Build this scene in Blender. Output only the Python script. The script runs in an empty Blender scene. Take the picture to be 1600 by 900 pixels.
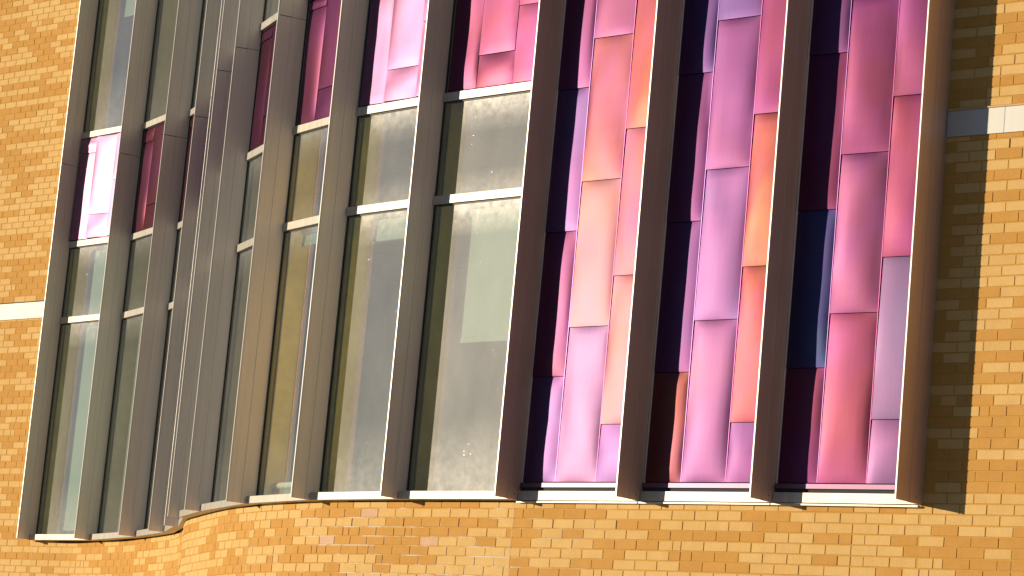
import bpy, math, random
import numpy as np
from mathutils import Vector, Matrix, noise
random.seed(7)
SC = bpy.context.scene
COL = SC.collection
EYE = 1.6                                   # everything below is measured from eye level, ground is 1.6 m lower

# ------------------------------------------------------------------ camera
def make_camera():
    pitch, roll, yaw = math.radians(9.498), math.radians(5.21), math.radians(42.7785)
    c, s = math.cos(yaw), math.sin(yaw)
    Rz = lambda v: Vector((c * v[0] - s * v[1], s * v[0] + c * v[1], v[2]))
    r0 = Rz((1, 0, 0)); u0 = Rz((0, -math.sin(pitch), math.cos(pitch))); f0 = Rz((0, math.cos(pitch), math.sin(pitch)))
    r = math.cos(roll) * r0 + math.sin(roll) * u0
    u = -math.sin(roll) * r0 + math.cos(roll) * u0
    M = Matrix((r, u, -f0)).transposed().to_4x4()
    M.translation = Vector((0, 0, EYE))
    cd = bpy.data.cameras.new('camera'); cd.sensor_width = 36; cd.lens = 4430.3 / 1600 * 36
    cd.clip_start = .5; cd.clip_end = 6000
    o = bpy.data.objects.new('camera', cd); COL.objects.link(o); o.matrix_world = M
    SC.camera = o
    return M.inverted()
CAMI = make_camera()
def to_px(p):                               # only used to decide which bricks show largest
    v = CAMI @ Vector(p)
    return (800 + 4430.3 * v.x / -v.z, 450 - 4430.3 * v.y / -v.z, 4430.3 / -v.z)

# ------------------------------------------------------------------ light
SUN_AZ, SUN_EL = math.radians(42.0), math.radians(7.0)      # azimuth of travel, from the wall normal
travel = Vector((math.sin(SUN_AZ) * math.cos(SUN_EL), math.cos(SUN_AZ) * math.cos(SUN_EL), -math.sin(SUN_EL)))
W = bpy.data.worlds.new('World'); SC.world = W; W.use_nodes = True
nt = W.node_tree
sky = nt.nodes.new('ShaderNodeTexSky'); sky.sky_type = 'NISHITA'; sky.sun_disc = False
sky.sun_elevation = SUN_EL; sky.sun_rotation = math.atan2(-travel.x, -travel.y)
sky.air_density = 1.0; sky.dust_density = .05; sky.ozone_density = 4.0
bg = nt.nodes['Background']; bg.inputs[1].default_value = .10
nt.links.new(sky.outputs[0], bg.inputs[0])
sd = bpy.data.lights.new('sun', 'SUN'); sd.energy = 5.0; sd.angle = math.radians(.5); sd.color = (1, .85, .62)
so = bpy.data.objects.new('sun', sd); COL.objects.link(so)
so.rotation_euler = travel.to_track_quat('-Z', 'Y').to_euler(); so.location = (-30, -20, 20)
SC.view_settings.view_transform = 'Standard'; SC.view_settings.look = 'None'
SC.view_settings.exposure = 0.0; SC.view_settings.gamma = 1
SC.cycles.max_bounces = 8; SC.cycles.transparent_max_bounces = 12
SC.cycles.caustics_reflective = True; SC.cycles.sample_clamp_indirect = 6

# ------------------------------------------------------------------ helpers
def tag(o, label=None, cat=None, group=None, kind=None):
    for k, v in (('label', label), ('category', cat), ('group', group), ('kind', kind)):
        if v: o[k] = v
    return o
def empty(name, loc, rz=0, **k):
    o = bpy.data.objects.new(name, None); COL.objects.link(o); o.location = loc; o.rotation_euler.z = rz
    o.empty_display_size = .1
    return tag(o, **k)
class MB:
    def __init__(s): s.v = []; s.f = []; s.sm = False
    def quad(s, a, b, c, d):
        n = len(s.v); s.v += [tuple(a), tuple(b), tuple(c), tuple(d)]; s.f.append((n, n + 1, n + 2, n + 3))
    def box(s, x0, x1, y0, y1, z0, z1, bev=0):
        n = len(s.v)
        if bev <= 0:
            s.v += [(x, y, z) for z in (z0, z1) for y in (y0, y1) for x in (x0, x1)]
            for f in ((0, 2, 3, 1), (4, 5, 7, 6), (0, 1, 5, 4), (1, 3, 7, 5), (3, 2, 6, 7), (2, 0, 4, 6)):
                s.f.append(tuple(n + i for i in f))
        else:
            b = bev
            for z, i in ((z0, b), (z0 + b, 0), (z1 - b, 0), (z1, b)):
                s.v += [(x0 + i + (b if not i else 0), y0 + i, z), (x1 - i - (b if not i else 0), y0 + i, z), (x1 - i, y0 + i + (b if not i else 0), z), (x1 - i, y1 - i - (b if not i else 0), z),
                        (x1 - i - (b if not i else 0), y1 - i, z), (x0 + i + (b if not i else 0), y1 - i, z), (x0 + i, y1 - i - (b if not i else 0), z), (x0 + i, y0 + i + (b if not i else 0), z)]
            for k in range(3):
                for i in range(8):
                    j = (i + 1) % 8
                    s.f.append((n + 8 * k + i, n + 8 * k + j, n + 8 * k + 8 + j, n + 8 * k + 8 + i))
            s.f.append(tuple(n + i for i in range(7, -1, -1))); s.f.append(tuple(n + 24 + i for i in range(8)))
    def build(s, name, mat, parent=None, **k):
        me = bpy.data.meshes.new(name); me.from_pydata(s.v, [], s.f); me.materials.append(mat)
        if s.sm: me.polygons.foreach_set('use_smooth', [True] * len(me.polygons))
        o = bpy.data.objects.new(name, me); COL.objects.link(o)
        if parent: o.parent = parent
        return tag(o, **k)

# ------------------------------------------------------------------ materials
def mat(name):
    m = bpy.data.materials.new(name); m.use_nodes = True
    return m, m.node_tree, m.node_tree.nodes['Principled BSDF']
def nd(t, typ, **k):
    n = t.nodes.new(typ)
    for a, b in k.items(): setattr(n, a, b)
    return n
def pos_scaled(t, sc):
    g = nd(t, 'ShaderNodeNewGeometry'); m = nd(t, 'ShaderNodeMapping'); m.inputs['Scale'].default_value = sc
    t.links.new(g.outputs['Position'], m.inputs[0]); return m.outputs[0]
def ramp(t, src, stops):
    r = nd(t, 'ShaderNodeValToRGB'); t.links.new(src, r.inputs[0])
    e = r.color_ramp.elements
    while len(e) < len(stops): e.new(.5)
    for i, (p, c) in enumerate(stops):
        e[i].position = p; e[i].color = (*c, 1) if len(c) == 3 else (c[0],) * 3 + (1,)
    return r.outputs[0]
def noise_(t, vec, scale, detail=3, rough=.55):
    n = nd(t, 'ShaderNodeTexNoise'); n.inputs['Scale'].default_value = scale; n.inputs['Detail'].default_value = detail
    n.inputs['Roughness'].default_value = rough
    if vec is not None: t.links.new(vec, n.inputs['Vector'])
    return n.outputs[0]
def mixc(t, fac, a, b, mode='MIX'):
    m = nd(t, 'ShaderNodeMix', data_type='RGBA', blend_type=mode)
    for s_, i in ((fac, 0), (a, 6), (b, 7)):
        if hasattr(s_, 'links') or isinstance(s_, bpy.types.NodeSocket): t.links.new(s_, m.inputs[i])
        elif i == 0: m.inputs[0].default_value = s_
        else: m.inputs[i].default_value = (*s_, 1)
    return m.outputs[2]
def bump(t, b, h, strength, dist=.002):
    n = nd(t, 'ShaderNodeBump'); n.inputs['Strength'].default_value = strength; n.inputs['Distance'].default_value = dist
    t.links.new(h, n.inputs['Height']); t.links.new(n.outputs[0], b.inputs['Normal'])

def m_brick():
    m, t, b = mat('tan_brick')
    a = nd(t, 'ShaderNodeAttribute', attribute_name='tint')
    base = ramp(t, a.outputs['Fac'], [(0, (.56, .290, .072)), (.33, (.60, .320, .086)), (.48, (.625, .350, .100)), (.56, (.67, .420, .155)), (.90, (.71, .465, .185)), (1, (.66, .42, .28))])
    p = pos_scaled(t, (1, 1, 1))
    n1 = noise_(t, p, 160, 3, .7); c1 = ramp(t, n1, [(.3, (.84, .82, .78)), (.5, (1, 1, 1)), (.7, (1.04, 1.04, 1.05))])
    n2 = noise_(t, p, 9, 3); c2 = ramp(t, n2, [(.3, (.94, .93, .91)), (.7, (1.03, 1.03, 1.03))])
    c = mixc(t, 1, base, c1, 'MULTIPLY'); c = mixc(t, 1, c, c2, 'MULTIPLY')
    sp = ramp(t, noise_(t, p, 420, 1), [(.30, (.45, .35, .25)), (.36, (1, 1, 1))]); c = mixc(t, .7, c, sp, 'MULTIPLY')
    t.links.new(c, b.inputs['Base Color']); b.inputs['Roughness'].default_value = .85
    b.inputs['Specular IOR Level'].default_value = .25
    bump(t, b, n1, .5, .0015)
    return m
def m_mortar():
    m, t, b = mat('golden_mortar')
    p = pos_scaled(t, (1, 1, 1))
    n = noise_(t, p, 120, 3); c = ramp(t, n, [(.3, (.48, .255, .045)), (.7, (.60, .34, .075))])
    w = noise_(t, pos_scaled(t, (1.2, 1.2, 3.5)), 1.5, 4, .7)
    # lime bloom on a patch of the wall under the windows
    g = nd(t, 'ShaderNodeNewGeometry'); sx = nd(t, 'ShaderNodeSeparateXYZ'); t.links.new(g.outputs['Position'], sx.inputs[0])
    mr = ramp(t, (lambda q: q)(sx.outputs[0]), [(0, (0,)), (1, (0,))])
    dd = nd(t, 'ShaderNodeMath', operation='ADD'); dd.inputs[1].default_value = 16.2; t.links.new(sx.outputs[0], dd.inputs[0])
    ab = nd(t, 'ShaderNodeMath', operation='ABSOLUTE'); t.links.new(dd.outputs[0], ab.inputs[0])
    rg = nd(t, 'ShaderNodeMapRange'); rg.inputs[1].default_value = 1.0; rg.inputs[2].default_value = 2.6; rg.inputs[3].default_value = 1; rg.inputs[4].default_value = 0
    t.links.new(ab.outputs[0], rg.inputs[0])
    wr = ramp(t, w, [(.50, (0,)), (.60, (1,))])
    mu = nd(t, 'ShaderNodeMath', operation='MULTIPLY'); t.links.new(rg.outputs[0], mu.inputs[0]); t.links.new(wr, mu.inputs[1])
    c = mixc(t, mu.outputs[0], c, (.66, .56, .42))
    t.links.new(c, b.inputs['Base Color']); b.inputs['Roughness'].default_value = .95
    bump(t, b, n, .6, .002)
    return m
def m_farbrick():
    m, t, b = mat('tan_brick_far')
    g = nd(t, 'ShaderNodeNewGeometry'); sx = nd(t, 'ShaderNodeSeparateXYZ'); cx = nd(t, 'ShaderNodeCombineXYZ')
    t.links.new(g.outputs['Position'], sx.inputs[0]); t.links.new(sx.outputs[0], cx.inputs[0]); t.links.new(sx.outputs[2], cx.inputs[1])
    br = nd(t, 'ShaderNodeTexBrick'); t.links.new(cx.outputs[0], br.inputs[0])
    br.inputs['Color1'].default_value = (.47, .22, .06, 1); br.inputs['Color2'].default_value = (.62, .36, .14, 1); br.inputs['Mortar'].default_value = (.38, .2, .05, 1)
    br.inputs['Scale'].default_value = 1; br.inputs['Brick Width'].default_value = .2133; br.inputs['Row Height'].default_value = .0759; br.inputs['Mortar Size'].default_value = .005
    t.links.new(br.outputs[0], b.inputs['Base Color']); b.inputs['Roughness'].default_value = .9
    return m
def m_metal(name, col, metallic, rough, streak=.12, rv=.08, bstr=0.0):
    m, t, b = mat(name)
    n = noise_(t, pos_scaled(t, (9, 9, .35)), 3, 4, .6)
    n2 = noise_(t, pos_scaled(t, (1, 1, 1)), 2.2, 4, .6)
    lo = tuple(max(0, x * (1 - streak)) for x in col); hi = tuple(min(1, x * (1 + streak)) for x in col)
    c = ramp(t, n, [(.3, lo), (.7, hi)]); c2 = ramp(t, n2, [(.3, (1 - streak * .6,) * 3), (.7, (1, 1, 1))])
    c = mixc(t, 1, c, c2, 'MULTIPLY')
    t.links.new(c, b.inputs['Base Color']); b.inputs['Metallic'].default_value = metallic
    r = nd(t, 'ShaderNodeMapRange'); r.inputs[3].default_value = rough - rv; r.inputs[4].default_value = rough + rv
    t.links.new(n2, r.inputs[0]); t.links.new(r.outputs[0], b.inputs['Roughness'])
    if bstr: bump(t, b, n2, bstr, .004)
    return m
def m_panel():
    m, t, b = mat('iridescent_metal')
    oi = nd(t, 'ShaderNodeObjectInfo')
    n = noise_(t, pos_scaled(t, (1, 1, .6)), 2.6, 2, .5)
    hs = nd(t, 'ShaderNodeHueSaturation'); t.links.new(oi.outputs['Color'], hs.inputs['Color'])
    mr = nd(t, 'ShaderNodeMapRange'); mr.inputs[1].default_value = .3; mr.inputs[2].default_value = .7; mr.inputs[3].default_value = .462; mr.inputs[4].default_value = .535
    t.links.new(n, mr.inputs[0]); t.links.new(mr.outputs[0], hs.inputs['Hue'])
    n3 = noise_(t, pos_scaled(t, (40, 40, 1.2)), 3, 3, .6); st = ramp(t, n3, [(.3, (.94, .94, .94)), (.7, (1.03, 1.03, 1.03))])
    c = mixc(t, 1, hs.outputs[0], st, 'MULTIPLY')
    t.links.new(c, b.inputs['Base Color']); b.inputs['Metallic'].default_value = .93; b.inputs['Roughness'].default_value = .45
    b.inputs['Coat Weight'].default_value = .11; b.inputs['Coat Roughness'].default_value = .33; b.inputs['Coat IOR'].default_value = 1.5
    b.inputs['Specular Tint'].default_value = (1, .9, 1, 1)
    return m
def m_glass():
    m, t, b = mat('dusty_glass'); t.nodes.remove(b)
    out = t.nodes['Material Output']
    tr = nd(t, 'ShaderNodeBsdfTransparent'); tr.inputs[0].default_value = (.92, .95, .88, 1)
    gl = nd(t, 'ShaderNodeBsdfGlossy'); gl.inputs['Roughness'].default_value = .02; gl.inputs[0].default_value = (.9, .95, 1, 1)
    lw = nd(t, 'ShaderNodeLayerWeight'); pw = nd(t, 'ShaderNodeMath', operation='POWER'); pw.inputs[1].default_value = 3; t.links.new(lw.outputs['Facing'], pw.inputs[0])
    fr = nd(t, 'ShaderNodeMath', operation='MULTIPLY_ADD', use_clamp=True); fr.inputs[1].default_value = .8; fr.inputs[2].default_value = .10; t.links.new(pw.outputs[0], fr.inputs[0])
    m1 = nd(t, 'ShaderNodeMixShader'); t.links.new(fr.outputs[0], m1.inputs[0]); t.links.new(tr.outputs[0], m1.inputs[1]); t.links.new(gl.outputs[0], m1.inputs[2])
    df = nd(t, 'ShaderNodeBsdfDiffuse'); df.inputs[0].default_value = (.74, .78, .80, 1)
    dg = nd(t, 'ShaderNodeBsdfGlossy'); dg.inputs['Roughness'].default_value = .46; dg.inputs[0].default_value = (.80, .78, .76, 1)
    md = nd(t, 'ShaderNodeMixShader'); md.inputs[0].default_value = .58; t.links.new(df.outputs[0], md.inputs[1]); t.links.new(dg.outputs[0], md.inputs[2])
    # dust: even film, runs, heavier under transoms, spatter
    n1 = noise_(t, pos_scaled(t, (1, 1, .55)), 2.4, 4, .6); d1 = ramp(t, n1, [(.3, (.048,)), (.7, (.066,))])
    n2 = noise_(t, pos_scaled(t, (1, 1, 1)), 55, 2, .5); d2 = ramp(t, n2, [(.70, (0,)), (.76, (.5,))])
    n4 = noise_(t, pos_scaled(t, (1, 1, .6)), 3.1, 2, .5); d4 = ramp(t, n4, [(.55, (0,)), (.66, (1,))])
    sp = nd(t, 'ShaderNodeMath', operation='MULTIPLY'); t.links.new(d2, sp.inputs[0]); t.links.new(d4, sp.inputs[1])
    ta = nd(t, 'ShaderNodeAttribute', attribute_name='top')          # 1 at the head of a pane
    n5 = noise_(t, pos_scaled(t, (5, 5, 5)), 2.5, 4, .7); r5 = ramp(t, n5, [(.3, (.06,)), (.7, (.20,))])
    tp = nd(t, 'ShaderNodeMath', operation='MULTIPLY'); t.links.new(ta.outputs['Fac'], tp.inputs[0]); t.links.new(r5, tp.inputs[1])
    a1 = nd(t, 'ShaderNodeMath', operation='ADD'); t.links.new(d1, a1.inputs[0]); t.links.new(sp.outputs[0], a1.inputs[1])
    a2 = nd(t, 'ShaderNodeMath', operation='ADD', use_clamp=True); t.links.new(a1.outputs[0], a2.inputs[0]); t.links.new(tp.outputs[0], a2.inputs[1])
    m2 = nd(t, 'ShaderNodeMixShader'); t.links.new(a2.outputs[0], m2.inputs[0]); t.links.new(m1.outputs[0], m2.inputs[1]); t.links.new(md.outputs[0], m2.inputs[2])
    t.links.new(m2.outputs[0], out.inputs[0])
    return m
def m_plain(name, col, rough=.7, metallic=0, ns=6, amt=.12):
    m, t, b = mat(name)
    n = noise_(t, pos_scaled(t, (1, 1, 1)), ns, 4)
    c = ramp(t, n, [(.3, tuple(x * (1 - amt) for x in col)), (.7, tuple(min(1, x * (1 + amt)) for x in col))])
    t.links.new(c, b.inputs['Base Color']); b.inputs['Roughness'].default_value = rough; b.inputs['Metallic'].default_value = metallic
    return m
M_BRICK = m_brick(); M_MORTAR = m_mortar(); M_FAR = m_farbrick()
M_FIN = m_metal('champagne_metal', (.82, .745, .66), .45, .50, .05)
M_FIN_SHADED = m_metal('champagne_metal_shaded', (.80, .61, .52), .60, .48, .05)  # same fin metal, brown shade and reflections of the surroundings put into its colour
M_NOSE = m_metal('bright_metal_edge', (.72, .66, .62), .30, .45, .05)
M_SILL = m_metal('pale_anodised_metal', (.50, .46, .40), .45, .50, .12, .06)
M_BAND = m_metal('cream_band', (.54, .52, .485), .15, .55, .03, .03)
M_PANEL = m_panel(); M_GLASS = m_glass()
M_DARK = m_plain('black_gasket', (.015, .015, .017), .5)
M_FRAME = m_plain('olive_frame', (.25, .26, .16), .45, .3)
M_BLIND = m_plain('pale_green_blind', (.155, .22, .175), .85, 0, 300, .05)
M_WALLIN = m_plain('ochre_interior', (.60, .42, .15), .8)
M_OLIVE = m_plain('olive_mullion', (.86, .84, .36), .6)
M_GOLD = m_plain('golden_cloth', (.66, .40, .04), .9, 0, 40, .06)
M_OCHRE = m_plain('sunlit_ochre_edge', (.85, .50, .10), .6)
M_CEIL = m_plain('interior_ceiling', (.55, .56, .50), .8)
M_FLOOR = m_plain('interior_floor', (.42, .36, .26), .5)
M_LINER = m_plain('dark_liner', (.03, .03, .035), .8)
M_WEEP = m_plain('weep_dark', (.10, .035, .012), .95)
M_SEAL = m_plain('sealant', (.62, .42, .20), .8)
M_GROUND = m_plain('pale_paving', (.32, .28, .235), .9, 0, .8, .15)

# ------------------------------------------------------------------ plan of the serpentine wall
CT = [(-36, 20.50), (-30, 20.50), (-27, 20.47), (-26, 20.45), (-25.2, 20.42), (-24.18, 20.17), (-23.36, 19.84), (-22.90, 19.63), (-22.38, 19.37), (-21.88, 19.06), (-21.44, 18.70),
      (-21.06, 18.37), (-20.62, 18.02), (-20.11, 17.71), (-19.52, 17.37), (-18.95, 17.07), (-18.40, 16.84), (-17.9, 16.68), (-17.4, 16.56), (-16.8, 16.47), (-16, 16.42), (-15.2, 16.395),
      (-14.2, 16.385), (-13, 16.39), (-12, 16.43), (-11.2, 16.48), (-10, 16.54), (-8, 16.63), (-4, 16.8)]
def catmull(P, n=24):
    P = np.array(P, float); out = []
    for i in range(len(P) - 1):
        p0 = P[max(i - 1, 0)]; p1 = P[i]; p2 = P[i + 1]; p3 = P[min(i + 2, len(P) - 1)]
        for k in range(n):
            t = k / n; out.append(.5 * ((2 * p1) + (-p0 + p2) * t + (2 * p0 - 5 * p1 + 4 * p2 - p3) * t * t + (-p0 + 3 * p1 - 3 * p2 + p3) * t ** 3))
    out.append(P[-1]); return np.array(out)
CV = catmull(CT)
for _ in range(8): CV[1:-1] = .5 * CV[1:-1] + .25 * (CV[:-2] + CV[2:])
SL = np.concatenate([[0], np.cumsum(np.linalg.norm(np.diff(CV, axis=0), axis=1))]); SEND = float(SL[-1])
def cp(s): return np.array([np.interp(s, SL, CV[:, 0]), np.interp(s, SL, CV[:, 1])])
def at(s):
    a, b = cp(s - .05), cp(s + .05); t = (b - a) / np.linalg.norm(b - a)
    return cp(s), t, np.array([t[1], -t[0]])
def s_of_x(x): return float(np.interp(x, CV[:, 0], SL))

FIN = {1: ((-25.985, 20.450), (-.020, -1.0), .27), 2: ((-24.732, 20.323), (-.237, -.972), .285), 3: ((-23.389, 19.853), (-.395, -.919), .285), 4: ((-22.310, 19.330), (-.496, -.869), .27),
       5: ((-21.498, 18.750), (-.649, -.760), .20), 6: ((-20.530, 17.960), (-.542, -.840), .21), 7: ((-19.647, 17.441), (-.492, -.871), .25), 8: ((-18.386, 16.835), (-.345, -.939), .285),
       9: ((-17.292, 16.541), (-.177, -.984), .285), 10: ((-16.158, 16.428), (-.049, -.999), .285), 11: ((-14.884, 16.390), (-.013, -1.0), .285), 12: ((-13.644, 16.384), (.002, -1.0), .30),
       13: ((-12.425, 16.410), (.044, -.999), .30), 14: ((-11.192, 16.480), (.056, -.998), .35)}
ZB, ZF, ZT = 2.02, 2.03, 9.6            # brick top under the unit, underside of fins and sills, head of the unit
SEAM = 6.42
S_A, S_B = s_of_x(-25.985), s_of_x(-11.19)

# ------------------------------------------------------------------ ground
g = MB(); g.quad((-3000, -3000, 0), (3000, -3000, 0), (3000, 3000, 0), (-3000, 3000, 0)); g.build('ground', M_GROUND, kind='structure')

# ------------------------------------------------------------------ brickwork
PITCH, LEN, BH, JT = .0759, .2133, .0665, .0092
ROW0 = 1.966                             # a bed joint just under the drip of the sills
BANDL, BANDR = (4.65, 4.842), (4.662, 4.848)
tints = [random.random() * .36 if i < 5 else .60 + .30 * (i - 5) / 5 for i in range(10)] + [1.0]
def brick_mesh(L, tint, name='brick'):
    mb = MB(); h = BH / 2; b = .0016; d = .0038; l = L / 2
    mb.v = [(-l, .03, -h), (l, .03, -h), (l, .03, h), (-l, .03, h), (-l, -d + b, -h), (l, -d + b, -h), (l, -d + b, h), (-l, -d + b, h), (-l + b, -d, -h + b), (l - b, -d, -h + b), (l - b, -d, h - b), (-l + b, -d, h - b)]
    mb.f = [(8, 9, 10, 11), (4, 5, 9, 8), (5, 6, 10, 9), (6, 7, 11, 10), (7, 4, 8, 11), (0, 1, 5, 4), (1, 2, 6, 5), (2, 3, 7, 6), (3, 0, 4, 7)]
    me = bpy.data.meshes.new(name); me.from_pydata(mb.v, [], mb.f); me.materials.append(M_BRICK)
    a = me.attributes.new('tint', 'FLOAT', 'FACE'); a.data.foreach_set('value', [tint] * len(mb.f))
    return me
BM = [brick_mesh(LEN - JT, t) for t in tints]
def visible(p): return -10 < p[0] < 1610 and -10 < p[1] < 910
def in_unit(s, z0, z1): return s > S_A - .0 and s < S_B + .0 and z1 > ZB - .002
def wall_section(label, s0, s1, zlo, zhi, near):
    c, t, n = at((s0 + s1) / 2)
    root = empty('brick_wall', (c[0], c[1], 0), 0, label=label, cat='wall')
    o = Vector((c[0], c[1], 0))
    # mortar sheet with real thickness, cut round the glazed unit
    mb = MB(); far = MB()
    cuts = sorted(set([s0, s1] + [x for x in np.arange(math.ceil(s0 / .12) * .12, s1, .12)] + [x for x in (S_A, S_B, near[0], near[1]) if s0 < x < s1]))
    for a, b in zip(cuts[:-1], cuts[1:]):
        m = (a + b) / 2
        zz = [(-EYE, ZB - .006)] if S_A < m < S_B else [(-EYE, 10.6)]
        if S_A < m < S_B: zz.append((ZT + .02, 10.6))
        zz = [(a_, b_) for z0, z1 in zz for a_, b_ in zip([z0] + [q for q in (zlo, zhi) if z0 < q < z1], [q for q in (zlo, zhi) if z0 < q < z1] + [z1])]
        for z0, z1 in zz:
            P = []
            for s_ in (a, b):
                p, tt, nn = at(s_)
                P.append((Vector((*(p), 0)) - o, Vector((*(p - nn * .11), 0)) - o))
            tgt = far if not (near[0] <= m <= near[1]) or z1 <= zlo + .001 or z0 >= zhi - .001 else mb
            up = Vector((0, 0, 1))
            (f0, k0), (f1, k1) = P
            zs0, zs1 = z0 + EYE, z1 + EYE
            tgt.quad(f0 + up * zs0, f1 + up * zs0, f1 + up * zs1, f0 + up * zs1)
            tgt.quad(k1 + up * zs0, k0 + up * zs0, k0 + up * zs1, k1 + up * zs1)
            tgt.quad(f0 + up * zs1, f1 + up * zs1, k1 + up * zs1, k0 + up * zs1)
            for (ff, kk, ss) in ((f0, k0, a), (f1, k1, b)):
                if ss in (s0, s1, S_A, S_B): tgt.quad(ff + up * zs0, kk + up * zs0, kk + up * zs1, ff + up * zs1)
    mb.build('mortar', M_MORTAR, root)
    if far.v: far.build('far_brickwork', M_FAR, root)
    # bricks
    cand = []; weeps = MB()
    lo, hi = max(s0, near[0]) + .004, min(s1, near[1]) - .004
    k0 = int(math.floor((zlo - ROW0) / PITCH)); k1 = int(math.ceil((zhi - ROW0) / PITCH))
    for k in range(k0, k1):
        zb = ROW0 + k * PITCH + JT / 2; zt = zb + BH
        s_ = s0 + .004 + (LEN / 2 if k % 2 else 0) - LEN
        rowstart = True
        i = 0
        while s_ < s1:
            a, b = s_, s_ + LEN - JT; s_ += LEN; i += 1
            a2, b2 = max(a, lo), min(b, hi)
            if b2 - a2 < .03: continue
            m = (a2 + b2) / 2
            pieces = [(a2, b2)]
            if k % 1 == 0 and random.random() < .035 and b2 - a2 > .19:
                q = a2 + (b2 - a2) * random.choice((.36, .5, .64)); pieces = [(a2, q - .0045), (q + .0045, b2)]
            for (x0, x1) in pieces:
                mm = (x0 + x1) / 2
                z0_, z1_ = zb, zt
                if S_A < mm < S_B:
                    if zb > ZB - .02 and zt < ZT + .03: continue
                    z1_ = min(zt, ZB - .004) if zb < ZB else zt
                else:
                    if x0 < S_A < x1: x1 = S_A - .004
                    if x0 < S_B < x1: x0 = S_B + .004
                    mm = (x0 + x1) / 2
                    if x1 - x0 < .02: continue
                    bd = BANDL if mm < S_A else BANDR
                    if z1_ > bd[0] - .004 and z0_ < bd[1] + .012:
                        if z0_ < bd[0]: z1_ = bd[0] - .008
                        else: z0_ = bd[1] + .020
                        if z1_ - z0_ < .014: continue
                p, t, n = at(mm)
                cand.append((p, t, x1 - x0, (z0_ + z1_) / 2, z1_ - z0_))
            if near[1] - .5 > b > S_B + .3 and s0 > S_A + 5 and i % 3 == 0 and k in (int((BANDR[1] + .02 - ROW0) / PITCH) + 1, int((BANDR[0] - ROW0) / PITCH) - 1):
                p, t, n = at(b + JT / 2); e = Vector((t[0], t[1], 0)) * (JT * .42); c0 = Vector((p[0], p[1], 0)) - o + Vector((n[0], n[1], 0)) * .003
                weeps.quad(c0 - e + Vector((0, 0, zb + EYE)), c0 + e + Vector((0, 0, zb + EYE)), c0 + e + Vector((0, 0, zt + EYE)), c0 - e + Vector((0, 0, zt + EYE)))
            if k == -2 and i % 3 == 0 and S_A + .3 < b < S_B - 2.3 and b + .02 < hi:
                p, t, n = at(b + JT / 2); q = at(b + JT / 2)
                e = Vector((t[0], t[1], 0)) * (JT * .46); nn = Vector((n[0], n[1], 0)) * .0035; c0 = Vector((p[0], p[1], 0)) - o + nn
                weeps.quad(c0 - e + Vector((0, 0, zb + EYE)), c0 + e + Vector((0, 0, zb + EYE)), c0 + e + Vector((0, 0, zt + EYE)), c0 - e + Vector((0, 0, zt + EYE)))
    px = []
    for (p, t, L, z, h) in cand:
        q = to_px((p[0], p[1], z + EYE)); ok = visible(q)
        d = np.array(p) / np.linalg.norm(p); face = abs(t[0] * d[1] - t[1] * d[0])
        px.append((L * face * h * q[2] ** 2) if ok and L * face * q[2] > 9 else -1)
    order = sorted(range(len(cand)), key=lambda i: -px[i])
    single = set(i for i in order[:298] if px[i] > 0)
    stuff = MB(); tl = []; prev = 0
    for i, (p, t, L, z, h) in enumerate(cand):
        r = random.random(); ti = random.randrange(5) if r < .47 else 5 + random.randrange(5)
        if p[0] > -17.5 and p[0] < -14.3 and random.random() < .06: ti = 10
        if random.random() < .45: ti = prev
        prev = ti if ti != 10 else 0
        ang = math.atan2(t[1], t[0])
        jy = random.uniform(-.0012, .0012)
        M = Matrix.Translation(Vector((p[0], p[1] + jy, z + EYE)) - o) @ Matrix.Rotation(ang, 4, 'Z') @ Matrix.Diagonal((L / (LEN - JT), 1, h / BH, 1))
        if i in single:
            ob = bpy.data.objects.new('brick', BM[ti]); COL.objects.link(ob); ob.parent = root; ob.matrix_local = M
        else:
            n0 = len(stuff.v); me = BM[ti]
            stuff.v += [tuple(M @ v.co) for v in me.vertices]; stuff.f += [tuple(n0 + j for j in f.vertices) for f in me.polygons]; tl += [tints[ti]] * len(me.polygons)
    if stuff.v:
        ob = stuff.build('bricks', M_BRICK, root, kind='stuff'); a = ob.data.attributes.new('tint', 'FLOAT', 'FACE'); a.data.foreach_set('value', tl)
    if weeps.v: weeps.build('weep_holes', M_WEEP, root, kind='stuff')
    return root, o
def curve_strip(mb, o, s0, s1, q0, q1, z0, z1, step=.15):
    ss = list(np.arange(s0, s1, step)) + [s1]
    if len(ss) > 2 and ss[-1] - ss[-2] < .02: ss.pop(-2)
    P = []
    for s_ in ss:
        p, t, n = at(s_); P.append((Vector((*(p + n * q0), 0)) - o, Vector((*(p + n * q1), 0)) - o))
    u0, u1 = Vector((0, 0, z0 + EYE)), Vector((0, 0, z1 + EYE))
    for (a, b), (c, d) in zip(P[:-1], P[1:]):
        mb.quad(b + u0, d + u0, d + u1, b + u1); mb.quad(c + u0, a + u0, a + u1, c + u1)
        mb.quad(b + u1, d + u1, c + u1, a + u1); mb.quad(a + u0, c + u0, d + u0, b + u0)
    for (a, b), f in ((P[0], 1), (P[-1], 0)):
        mb.quad(a + u0, b + u0, b + u1, a + u1) if f else mb.quad(b + u0, a + u0, a + u1, b + u1)

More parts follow.
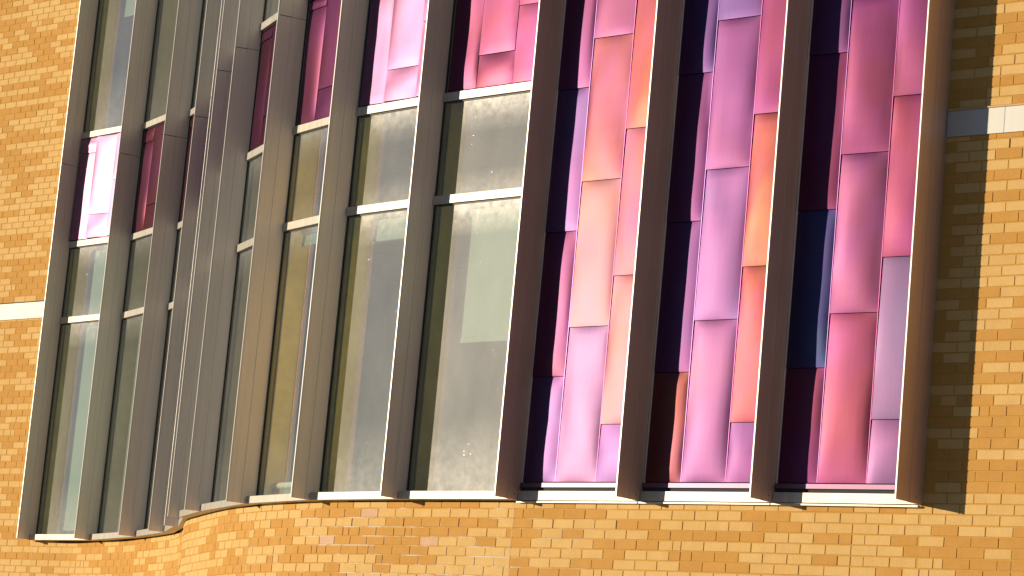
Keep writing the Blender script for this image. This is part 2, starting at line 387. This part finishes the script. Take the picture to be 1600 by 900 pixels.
SJ1, SJ2, SJ0 = s_of_x(-18.45), s_of_x(-14.93), s_of_x(-26.02)
NEAR = (s_of_x(-29.0), s_of_x(-8.4))
wa, oa = wall_section('flat tan brick wall left of the leftmost fin, crossed by a white band', .1, SJ0, 1.0, 9.4, NEAR)
wb, ob_ = wall_section('tan brick wall bending in an S under the green-tinted windows', SJ0, SJ1, .7, 3.0, NEAR)
wc, oc = wall_section('tan brick wall with whitish mortar bloom under the two widest windows', SJ1, SJ2, .7, 3.0, NEAR)
wd, od = wall_section('tan brick wall under and right of the pink panels, with the tall fin shadow', SJ2, SEND - .1, .7, 8.6, NEAR)
m = MB(); curve_strip(m, oa, .1, S_A - .004, -.02, .012, BANDL[0], BANDL[1]); m.build('metal_band', M_BAND, wa)
m = MB(); curve_strip(m, oa, .1, S_A - .004, -.02, .018, BANDL[1] + .002, BANDL[1] + .011); m.build('band_capping', M_LINER, wa)
sp_ = s_of_x(-10.72)
for k, (a, b) in enumerate(((S_B + .012, sp_ - .0), (sp_ + .004, sp_ + 2.4), (sp_ + 2.404, SEND - .1))):
    m = MB(); curve_strip(m, od, a, b, -.02, .012, BANDR[0], BANDR[1]); m.build('metal_band', M_BAND, wd)
m = MB(); curve_strip(m, od, S_B + .012, SEND - .1, -.02, .020, BANDR[1] + .002, BANDR[1] + .014); m.build('band_capping', M_SEAL, wd)
for (rt, o, s_) in ((wb, ob_, SJ0), (wc, oc, SJ1), (wd, od, SJ2)):
    m = MB(); curve_strip(m, o, s_ - .004, s_ + .004, -.02, .004, -EYE, ZB - .01); m.build('sealant_joint', M_SEAL, rt)

# ------------------------------------------------------------------ inside of the building
O0 = Vector((0, 0, 0)); YB = 25.0
shell = MB(); shell.box(-35.9, -4.1, YB, YB + .3, 0, 12.0); shell.build('interior_wall', M_WALLIN, kind='structure')
def slab(name, mt, z0, z1, q):
    mb = MB(); ss = list(np.arange(.15, SEND - .1, .4)); P = []
    for s_ in ss:
        p, t, n = at(s_); f = p - n * q; P.append((Vector((f[0], f[1], 0)), Vector((f[0], YB - .01, 0))))
    u0, u1 = Vector((0, 0, z0 + EYE)), Vector((0, 0, z1 + EYE))
    for (a, b), (c, d) in zip(P[:-1], P[1:]):
        mb.quad(a + u0, b + u0, d + u0, c + u0); mb.quad(a + u1, c + u1, d + u1, b + u1); mb.quad(a + u0, c + u0, c + u1, a + u1)
    mb.build(name, mt, kind='structure')
slab('interior_floor', M_FLOOR, 1.70, 1.95, .12); slab('interior_ceiling', M_CEIL, 5.56, 5.60, .115); slab('interior_floor', M_FLOOR, 6.40, 6.60, .12); slab('interior_ceiling', M_CEIL, 10.1, 10.3, .112)
# partitions close both ends
for s_ in (.2, SEND - .3):
    p, t, n = at(s_); pm = MB(); pm.box(p[0], p[0] + .1, p[1] + .13, YB - .01, 0, 12.0); pm.build('interior_wall', M_WALLIN, kind='structure')
rf = MB(); rf.box(-35.9, -4.1, 20.8, YB, 11.95, 12.1); 
slab('roof', M_LINER, 10.35, 10.45, .10)

# ------------------------------------------------------------------ fins
FIN_LABEL = {
 1: 'leftmost tall metal fin, standing against the left brick wall',
 2: 'tall metal fin between the white-glaring panel and the dark salmon panel',
 3: 'tall metal fin right of the dark salmon panel, third from the left brick wall',
 4: 'tall metal fin left of the tight pair of fins, before the wall bends away',
 5: 'left and lower-reaching fin of the tight pair at the sharp bend',
 6: 'right and higher-ending fin of the tight pair at the sharp bend',
 7: 'broad-looking bluish metal fin just right of the tight pair',
 8: 'metal fin between the narrow dark red panel and the window with the golden strip',
 9: 'metal fin between the window with the golden strip and the narrower grey window',
 10: 'metal fin between the two widest dusty grey windows',
 11: 'dark brown fin where the windows end and the pink panels begin',
 12: 'brown fin between the orange and cream panels and the lilac panels',
 13: 'brown fin between the panel bay with orange-red strips and the magenta bay',
 14: 'rightmost brown fin, casting the tall shadow on the right brick wall'}
def make_fin(k):
    (x, y), (nx, ny), q = FIN[k]
    ang = math.atan2(nx, -ny)            # local -y points outwards
    root = empty('fin', (x, y, ZF + EYE), ang, label=FIN_LABEL[k], cat='facade fin', group='vertical metal fins along the facade')
    qc = q * .52; mf = M_FIN_SHADED if k >= 11 else M_FIN
    for z0, z1 in ((0, SEAM - ZF - .0025), (SEAM - ZF + .0025, ZT - ZF)):
        m = MB(); m.box(-.0063, .0063, -q + .012, -qc + .0, z0 + .001, z1 - .001); m.build('blade', mf, root)
        m = MB(); m.box(-.0095, .0095, -qc + .001, .012, z0, z1); m.build('rear_plate', mf, root)
        m = MB(); m.box(-.0066, .0066, -q, -q + .0115, z0, z1, .0015); m.build('nose', M_NOSE, root)
    m = MB(); m.box(-.0045, .0045, -q + .016, .010, SEAM - ZF - .03, SEAM - ZF + .03); m.build('joint_backing', M_LINER, root)
    for zz in (.042,):
        m = MB(); r = .005; pts = [(.0125, -q * .26 + r * math.cos(a * math.pi / 4), zz + r * math.sin(a * math.pi / 4)) for a in range(8)]
        pb = [(.0090, b, c) for _, b, c in pts]; m.v = pts + pb; m.f = [tuple(range(8))] + [(i, (i + 1) % 8, 8 + (i + 1) % 8, 8 + i) for i in range(8)]
        m.build('screw', M_DARK, root)
    return root
for k in FIN: make_fin(k)

# ------------------------------------------------------------------ bays
def bay_frame(k):
    a = np.array(FIN[k][0]); b = np.array(FIN[k + 1][0]); t = (b - a) / np.linalg.norm(b - a)
    return a, math.atan2(t[1], t[0]), float(np.linalg.norm(b - a))
def shingle(root, w0, w1, z0, z1, col, seed, tilt=0.0, amp=.009):
    NX, NZ = 8, max(4, min(14, int((z1 - z0) / .09)))
    rnd = random.Random(seed); m = MB(); m.sm = True
    g_ = .0025; x0, x1 = w0 + g_, w1 - g_; a, b = z0 + .002, z1 - .002
    A = amp * rnd.uniform(.7, 1.3); tx = rnd.uniform(-.006, .006) + tilt; off = rnd.uniform(0, 50)
    cxx = rnd.uniform(.38, .62); sk = rnd.uniform(-.2, .2)
    def prof(u):                          # crimped edges, full belly
        return 1 - abs(2 * u - 1) ** 3.0
    for j in range(NZ + 1):
        v = j / NZ; v = .5 - .5 * math.cos(math.pi * v) if NZ > 5 else v
        for i in range(NX + 1):
            u = i / NX; u = .5 - .5 * math.cos(math.pi * u) * (1) if True else u
            d = A * prof(min(1, max(0, u + sk * .5 * u * (1 - u) * 2))) * prof(v) ** .6
            d += .006 * noise.noise(Vector((u * 1.3 + off, v * 2.6 + off, seed * .7))) * prof(u) ** .5 * min(1, 6 * v, 6 * (1 - v) + .3) * 1.6
            lap = .007 * (1 - v) + .001
            m.v.append((x0 + (x1 - x0) * u, -(.004 + d + lap + tx * (u - (1 if tx < 0 else 0)) * (x1 - x0)), a + (b - a) * v))
    W_ = NX + 1
    for j in range(NZ):
        for i in range(NX): m.f.append((j * W_ + i, j * W_ + i + 1, (j + 1) * W_ + i + 1, (j + 1) * W_ + i))
    ob = m.build('panel', M_PANEL, root); me = ob.data
    # folded edges
    n0 = len(m.v); ring = [i for i in range(W_)] + [j * W_ + NX for j in range(1, NZ + 1)] + [NZ * W_ + i for i in range(NX - 1, -1, -1)] + [j * W_ for j in range(NZ - 1, 0, -1)]
    vv = list(m.v); ff = list(m.f)
    base = len(vv); vv += [vv[i] for i in ring]; b2 = len(vv); vv += [(vv[i][0], .004, vv[i][2]) for i in ring]; R_ = len(ring)
    for i in range(R_): j = (i + 1) % R_; ff.append((base + j, base + i, b2 + i, b2 + j))
    me2 = bpy.data.meshes.new('panel'); me2.from_pydata(vv, [], ff); me2.materials.append(M_PANEL); me2.polygons.foreach_set('use_smooth', [True] * len(ff)); ob.data = me2
    bpy.data.meshes.remove(me)
    ob.color = (col[0] * PK, col[1] * PK * .86, col[2] * PK * .97, 1)
    return ob
def seam_strip(root, x, z0, z1, col):
    m = MB(); m.box(x - .0030, x + .0030, -.0145, .004, z0, z1, .0015); o = m.build('standing_seam', M_PANEL, root); o.color = (*[min(1, x * .55) for x in col], 1)  # sunlit glint put into the seam colour, far paler than the panels

PK = .132
PINK, LILAC, ORANGE, SALMON, CREAM, MAG, MAUVE, BLUE, ROSE = (0.62, 0.172, 0.50), (0.576, 0.288, 0.796), (0.80, 0.19, 0.17), (0.82, 0.25, 0.31), (.82, .40, .47), (0.58, 0.10, 0.40), (0.416, 0.171, 0.612), (0.192, 0.225, 0.694), (0.624, 0.108, 0.367)
CLAD = {
 11: dict(L=[(5.325, PINK), (4.163, LILAC), (3.005, PINK), (2.175, LILAC)], M=[(5.72, PINK), (4.555, SALMON), (3.39, CREAM), (2.175, (0.672, 0.378, 0.755))], R=[(4.947, ORANGE), (3.78, (0.82, 0.26, 0.38)), (2.62, (0.810, 0.360, 0.460)), (2.175, LILAC)]),
 12: dict(L=[(5.328, MAUVE), (4.166, (0.528, 0.144, 0.510)), (3.008, (0.496, 0.171, 0.592)), (2.175, SALMON)], M=[(5.729, MAUVE), (4.558, (.56, .17, .52)), (3.397, (0.592, 0.243, 0.694)), (2.175, (0.640, 0.243, 0.612))], R=[(4.957, MAG), (3.79, ORANGE), (2.62, (0.78, 0.16, 0.20)), (2.175, (0.480, 0.153, 0.551))]),
 13: dict(L=[(5.365, (.52, .17, .56)), (4.185, (.56, .10, .38)), (3.014, BLUE), (2.175, (.68, .14, .44))], M=[(5.763, MAG), (4.59, (.60, .125, .41)), (3.409, (.68, .19, .54)), (2.175, (.74, .16, .42))], R=[(4.996, (.60, .13, .42)), (3.809, (.66, .12, .34)), (2.633, (.46, .30, .62)), (2.175, (.54, .27, .64))])}
BAY_LABEL = {
 11: 'metal-clad bay of orange, cream and pink panels right of the last window',
 12: 'metal-clad bay of lilac panels with an orange-red strip at its right side',
 13: 'metal-clad bay of magenta and blue-lilac panels beside the right brick wall'}
def common_sill(root, w, q, ztop, x0=.0, xt=.0):
    m = MB(); m.box(.0125 + x0, w - .0125, -q, -.003, 0, ztop - ZF, .002); m.build('sill', M_SILL, root)
def clad_bay(k):
    a, ang, w = bay_frame(k)
    root = empty('panel_bay', (a[0], a[1], ZF + EYE), ang, label=BAY_LABEL[k], cat='metal cladding', group='pink metal-clad bays')
    z = lambda v: v - ZF
    cols = {'L': (.030, .37), 'M': (.37, .782), 'R': (.782, w - .028)}
    sd_ = k * 100
    for c, (x0, x1) in cols.items():
        rows = [(r[0], r[1]) for r in CLAD[k][c]]
        top = rows[0][0] + 1.165; tops = []
        extra = []
        zt = rows[0][0] + 1.165; rr = random.Random(sd_)
        while zt < ZT:
            extra.append((zt, rr.choice([PINK, MAUVE, ROSE, LILAC, SALMON]))); zt += 1.165
        seq = list(reversed(extra)) + rows; up = ZT - .03
        for zb_, colr in seq:
            sd_ += 1; shingle(root, x0, x1, z(zb_), z(up), colr, sd_); up = zb_
    for x, c in ((.37, LILAC), (.782, PINK)): seam_strip(root, x, z(2.178), z(ZT - .04), c)
    m = MB(); m.box(.012, w - .012, .006, .05, z(2.11), z(ZT)); m.build('backing', M_LINER, root)
    for x0, x1 in ((.0125, .029), (w - .027, w - .0125)):
        m = MB(); m.box(x0, x1, -.004, .0055, z(2.11), z(ZT - .03)); o = m.build('edge_trim', M_FIN, root)
    m = MB(); m.box(.0125, w - .0125, -.020, .004, z(2.132), z(2.170), .002); o = m.build('base_flashing', M_PANEL, root); o.color = (.14, .08, .12, 1)
    m = MB(); m.box(.0125, w - .0125, -.006, .004, z(2.106), z(2.1315)); o = m.build('shadow_gap', M_LINER, root)
    common_sill(root, w, .034, 2.104)
    m = MB(); m.box(.004, w - .004, -.040, -.002, -.020, -.006, .001); m.build('drip_flashing', M_SILL, root)
for k in (11, 12, 13): clad_bay(k)

# transom undersides (above eye level) measured in each bay
TZ = {1: (4.555, 5.455, 6.76), 2: (4.54, 5.442, 6.735), 3: (4.50, 5.39, 6.657), 4: (4.49, 5.37, 6.64), 5: (4.48, 5.35, 6.62), 6: (4.47, 5.34, 6.61), 7: (4.465, 5.345, 6.605), 8: (4.472, 5.355, 6.60), 9: (4.485, 5.362, 6.60), 10: (4.482, 5.358, 6.60)}
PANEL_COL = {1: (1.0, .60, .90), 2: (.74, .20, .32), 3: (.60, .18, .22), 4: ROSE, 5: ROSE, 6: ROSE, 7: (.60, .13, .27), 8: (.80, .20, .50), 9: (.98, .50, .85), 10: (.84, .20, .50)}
WIN_LABEL = {
 1: 'leftmost tall window with the white-glaring pink panel in it',
 2: 'window with a dark salmon panel, second from the left brick wall',
 3: 'sliver of green window left of the tight pair of fins',
 4: 'window hidden deep behind the fins where the wall starts to bend',
 5: 'window edge-on at the sharpest bend of the wall',
 6: 'window edge-on just right of the sharpest bend',
 7: 'narrow dark green window under the narrow dark red panel',
 8: 'window with golden interior strip and mauve pink panel at its top',
 9: 'dusty grey window with white-glaring pink panel at its top',
 10: 'widest dusty window, with a big pale green blind, beside the pink panels'}
def pane(root, x0, x1, z0, z1):
    NZ = 8; v = []; f = []; top = []
    for j in range(NZ + 1):
        t = j / NZ; t = 1 - (1 - t) ** 2.2
        for x in (x0, x1): v.append((x, -.002, z0 + (z1 - z0) * t)); top.append(max(0, 1 - ((z1 - z0) * (1 - t)) / .28) ** 1.5 + .35 * max(0, 1 - ((z1 - z0) * t) / .12))
    for j in range(NZ): f.append((2 * j, 2 * j + 1, 2 * j + 3, 2 * j + 2))
    n = len(v)
    v += [(x0, .006, z0), (x1, .006, z0), (x1, .006, z1), (x0, .006, z1)]; top += [0] * 4
    me = bpy.data.meshes.new('glass_pane'); me.from_pydata(v, [], f); me.materials.append(M_GLASS)
    me.attributes.new('top', 'FLOAT', 'POINT').data.foreach_set('value', top)
    o = bpy.data.objects.new('glass_pane', me); COL.objects.link(o); o.parent = root
    return o
def window_bay(k):
    a, ang, w = bay_frame(k)
    root = empty('window_bay', (a[0], a[1], ZF + EYE), ang, label=WIN_LABEL[k], cat='window', group='tall windows along the curved facade')
    z = lambda v: v - ZF
    t0, t1, t2 = TZ[k]; H = .072
    m = MB(); m.box(.0125, w - .0125, -.105 if k not in (5,) else -.06, -.003, 0, z(2.095), .002); m.build('sill', M_SILL, root)
    for zz in (t0, t1, t2):
        m = MB(); m.box(.0125, w - .0125, -.034, .04, z(zz), z(zz + H), .002); m.build('transom', M_SILL, root)
        m = MB(); m.box(.0125, w - .0125, -.012, .035, z(zz - .010), z(zz - .0005)); m.build('gasket', M_DARK, root)
    for x0, x1 in ((.0125, .026), (w - .026, w - .0125)):
        m = MB(); m.box(x0, x1, -.014, .05, z(2.096), z(ZT)); m.build('jamb', M_DARK, root)
        xx = (x1 + .0005, x1 + .014) if x0 < .1 else (x0 - .014, x0 - .0005)
        m = MB(); m.box(xx[0], xx[1], -.006, .03, z(2.0965), z(ZT)); m.build('frame_bead', M_FRAME, root)
    m = MB(); m.box(.002, .036, .055, .235, z(2.0), z(ZT)); m.build('inner_mullion', M_OLIVE, root)
    m = MB(); m.box(.002, .040, .2355, .285, z(2.0), z(ZT)); m.build('inner_edge', M_OCHRE, root)  # golden sunlight on the mullion edge, put into its ochre colour
    for z0, z1 in ((2.096, t0 - .010), (t0 + H, t1 - .010), (t2 + H, ZT - .03)):
        pane(root, .040, w - .040, z(z0), z(z1))
    # cladding panels between the second and third transom
    c = PANEL_COL[k]; zb, zt = t1 + H + .012, t2 - .012
    dz = t1 + H + .05 - 5.477
    d = lambda f: tuple(x * f * (1.9 if k == 1 else 1.35 if k == 9 else 1) for x in c)  # sun glare of two bays put into their panel colour as extra brightness
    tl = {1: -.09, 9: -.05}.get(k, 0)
    m = MB(); m.box(.028, w - .028, .008, .05, z(t1 + H), z(t2)); m.build('backing', M_LINER, root)
    f0 = .37 if w > .9 else w / 3
    j1 = 5.72 + (t1 - 5.358); j2 = 6.495 + (t1 - 5.358) * .8; j3 = 6.096 + (t1 - 5.358)
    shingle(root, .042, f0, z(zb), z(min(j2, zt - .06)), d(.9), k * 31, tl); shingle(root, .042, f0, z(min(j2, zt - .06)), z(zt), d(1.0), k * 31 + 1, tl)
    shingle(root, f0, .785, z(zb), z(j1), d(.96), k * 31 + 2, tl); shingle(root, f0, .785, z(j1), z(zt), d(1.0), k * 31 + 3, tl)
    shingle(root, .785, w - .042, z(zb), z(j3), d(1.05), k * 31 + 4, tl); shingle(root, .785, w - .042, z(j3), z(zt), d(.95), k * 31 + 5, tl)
    m = MB(); m.box(.028, w - .028, -.010, .008, z(t1 + H + .001), z(zb - .001)); m.build('shadow_gap', M_LINER, root)
    return root, ang, w
for k in range(1, 11): window_bay(k)

# head of the whole unit
hd = MB(); curve_strip(hd, O0, S_A - .01, S_B + .01, -.05, .12, ZT + .001, ZT + .019, .2)
tag(hd.build('head_flashing', M_SILL), 'thin metal flashing along the top of the fins and windows, above the picture', 'flashing')

# ------------------------------------------------------------------ roller blinds behind the glass
def blind(k, u0, u1, ztop, zbot, label, hem=True):
    a, ang, w = bay_frame(k); n = Vector((math.sin(ang), -math.cos(ang), 0)); t = Vector((math.cos(ang), math.sin(ang), 0))
    c = Vector((a[0], a[1], 0)) + t * ((u0 + u1) / 2) - n * .12
    root = empty('roller_blind', (c.x, c.y, zbot + EYE), ang, label=label, cat='blind', group='pale roller blinds behind the glass')
    h = ztop - zbot; hw = (u1 - u0) / 2
    m = MB(); m.box(-hw, hw, -.001, .001, .045 if hem else 0, h - .05); m.build('blind_cloth', M_BLIND, root)
    if hem: m = MB(); m.box(-hw, hw, -.006, .006, 0, .044, .003); m.build('hem_bar', M_BLIND, root)
    m = MB(); r = .028
    for i in range(10):
        p = [(r * math.cos(2 * math.pi * (i + j) / 10), r * math.sin(2 * math.pi * (i + j) / 10)) for j in (0, 1)]
        m.quad((-hw, p[0][0] , h - .03 + p[0][1]), (hw, p[0][0], h - .03 + p[0][1]), (hw, p[1][0], h - .03 + p[1][1]), (-hw, p[1][0], h - .03 + p[1][1]))
    m.build('roller', M_CEIL, root)
blind(10, .335, 1.24, 4.52, 3.335, 'wide pale green blind drawn half down in the widest window')
blind(9, .235, 1.10, 4.52, 4.265, 'short pale blind atop the tall pane of the grey window beside the widest one')
blind(8, .13, 1.09, 4.51, 4.345, 'short pale blind over the golden interior strip')
blind(1, .37, 1.22, 4.59, 2.16, 'long green blind drawn right down in the leftmost window', True)
blind(1, .37, 1.22, 5.50, 4.66, 'green blind in the small pane under the white-glaring panel')
blind(2, .27, 1.38, 4.58, 2.12, 'long green blind drawn right down in the second window from the left wall')
blind(2, .33, 1.38, 5.48, 4.64, 'green blind in the small pane under the dark salmon panel')
blind(1, .40, 1.22, 9.3, 8.22, 'pale blind at the top of the leftmost window, above the white-glaring panel')
blind(2, .45, 1.38, 9.3, 8.30, 'pale blind at the top of the second window, above the dark salmon panel')
blind(8, -.02, 1.09, 2.24, 2.10, 'low pale green screen at the foot of the window with the golden strip', False)

def curtain(k, u0, u1, ztop, zbot, label):  # curtains added to supply the golden strips in the glass
    a, ang, w = bay_frame(k); n = Vector((math.sin(ang), -math.cos(ang), 0)); t = Vector((math.cos(ang), math.sin(ang), 0))
    c = Vector((a[0], a[1], 0)) + t * ((u0 + u1) / 2) - n * .34
    root = empty('curtain', (c.x, c.y, zbot + EYE), ang, label=label, cat='curtain')
    m = MB(); m.sm = True; N = 48; hw = (u1 - u0) / 2; h = ztop - zbot
    for j in range(5):
        for i in range(N + 1):
            u = i / N; m.v.append((-hw + 2 * hw * u, .022 * math.sin(u * 34 + .3 * math.sin(j)) + .008 * math.sin(u * 83), h * j / 4))
    for j in range(4):
        for i in range(N): m.f.append((j * (N + 1) + i, j * (N + 1) + i + 1, (j + 1) * (N + 1) + i + 1, (j + 1) * (N + 1) + i))
    m.build('curtain_cloth', M_GOLD, root)
    m = MB(); m.box(-hw - .03, hw + .03, -.008, .008, h, h + .016, .002); m.build('curtain_rail', M_DARK, root)
curtain(8, .30, .87, 5.36, 2.06, 'golden curtain added for the golden strip in the window left of the grey window')
curtain(9, .86, 1.05, 5.36, 2.06, 'gathered golden curtain added for the ochre strip at the left edge of the widest dusty window')
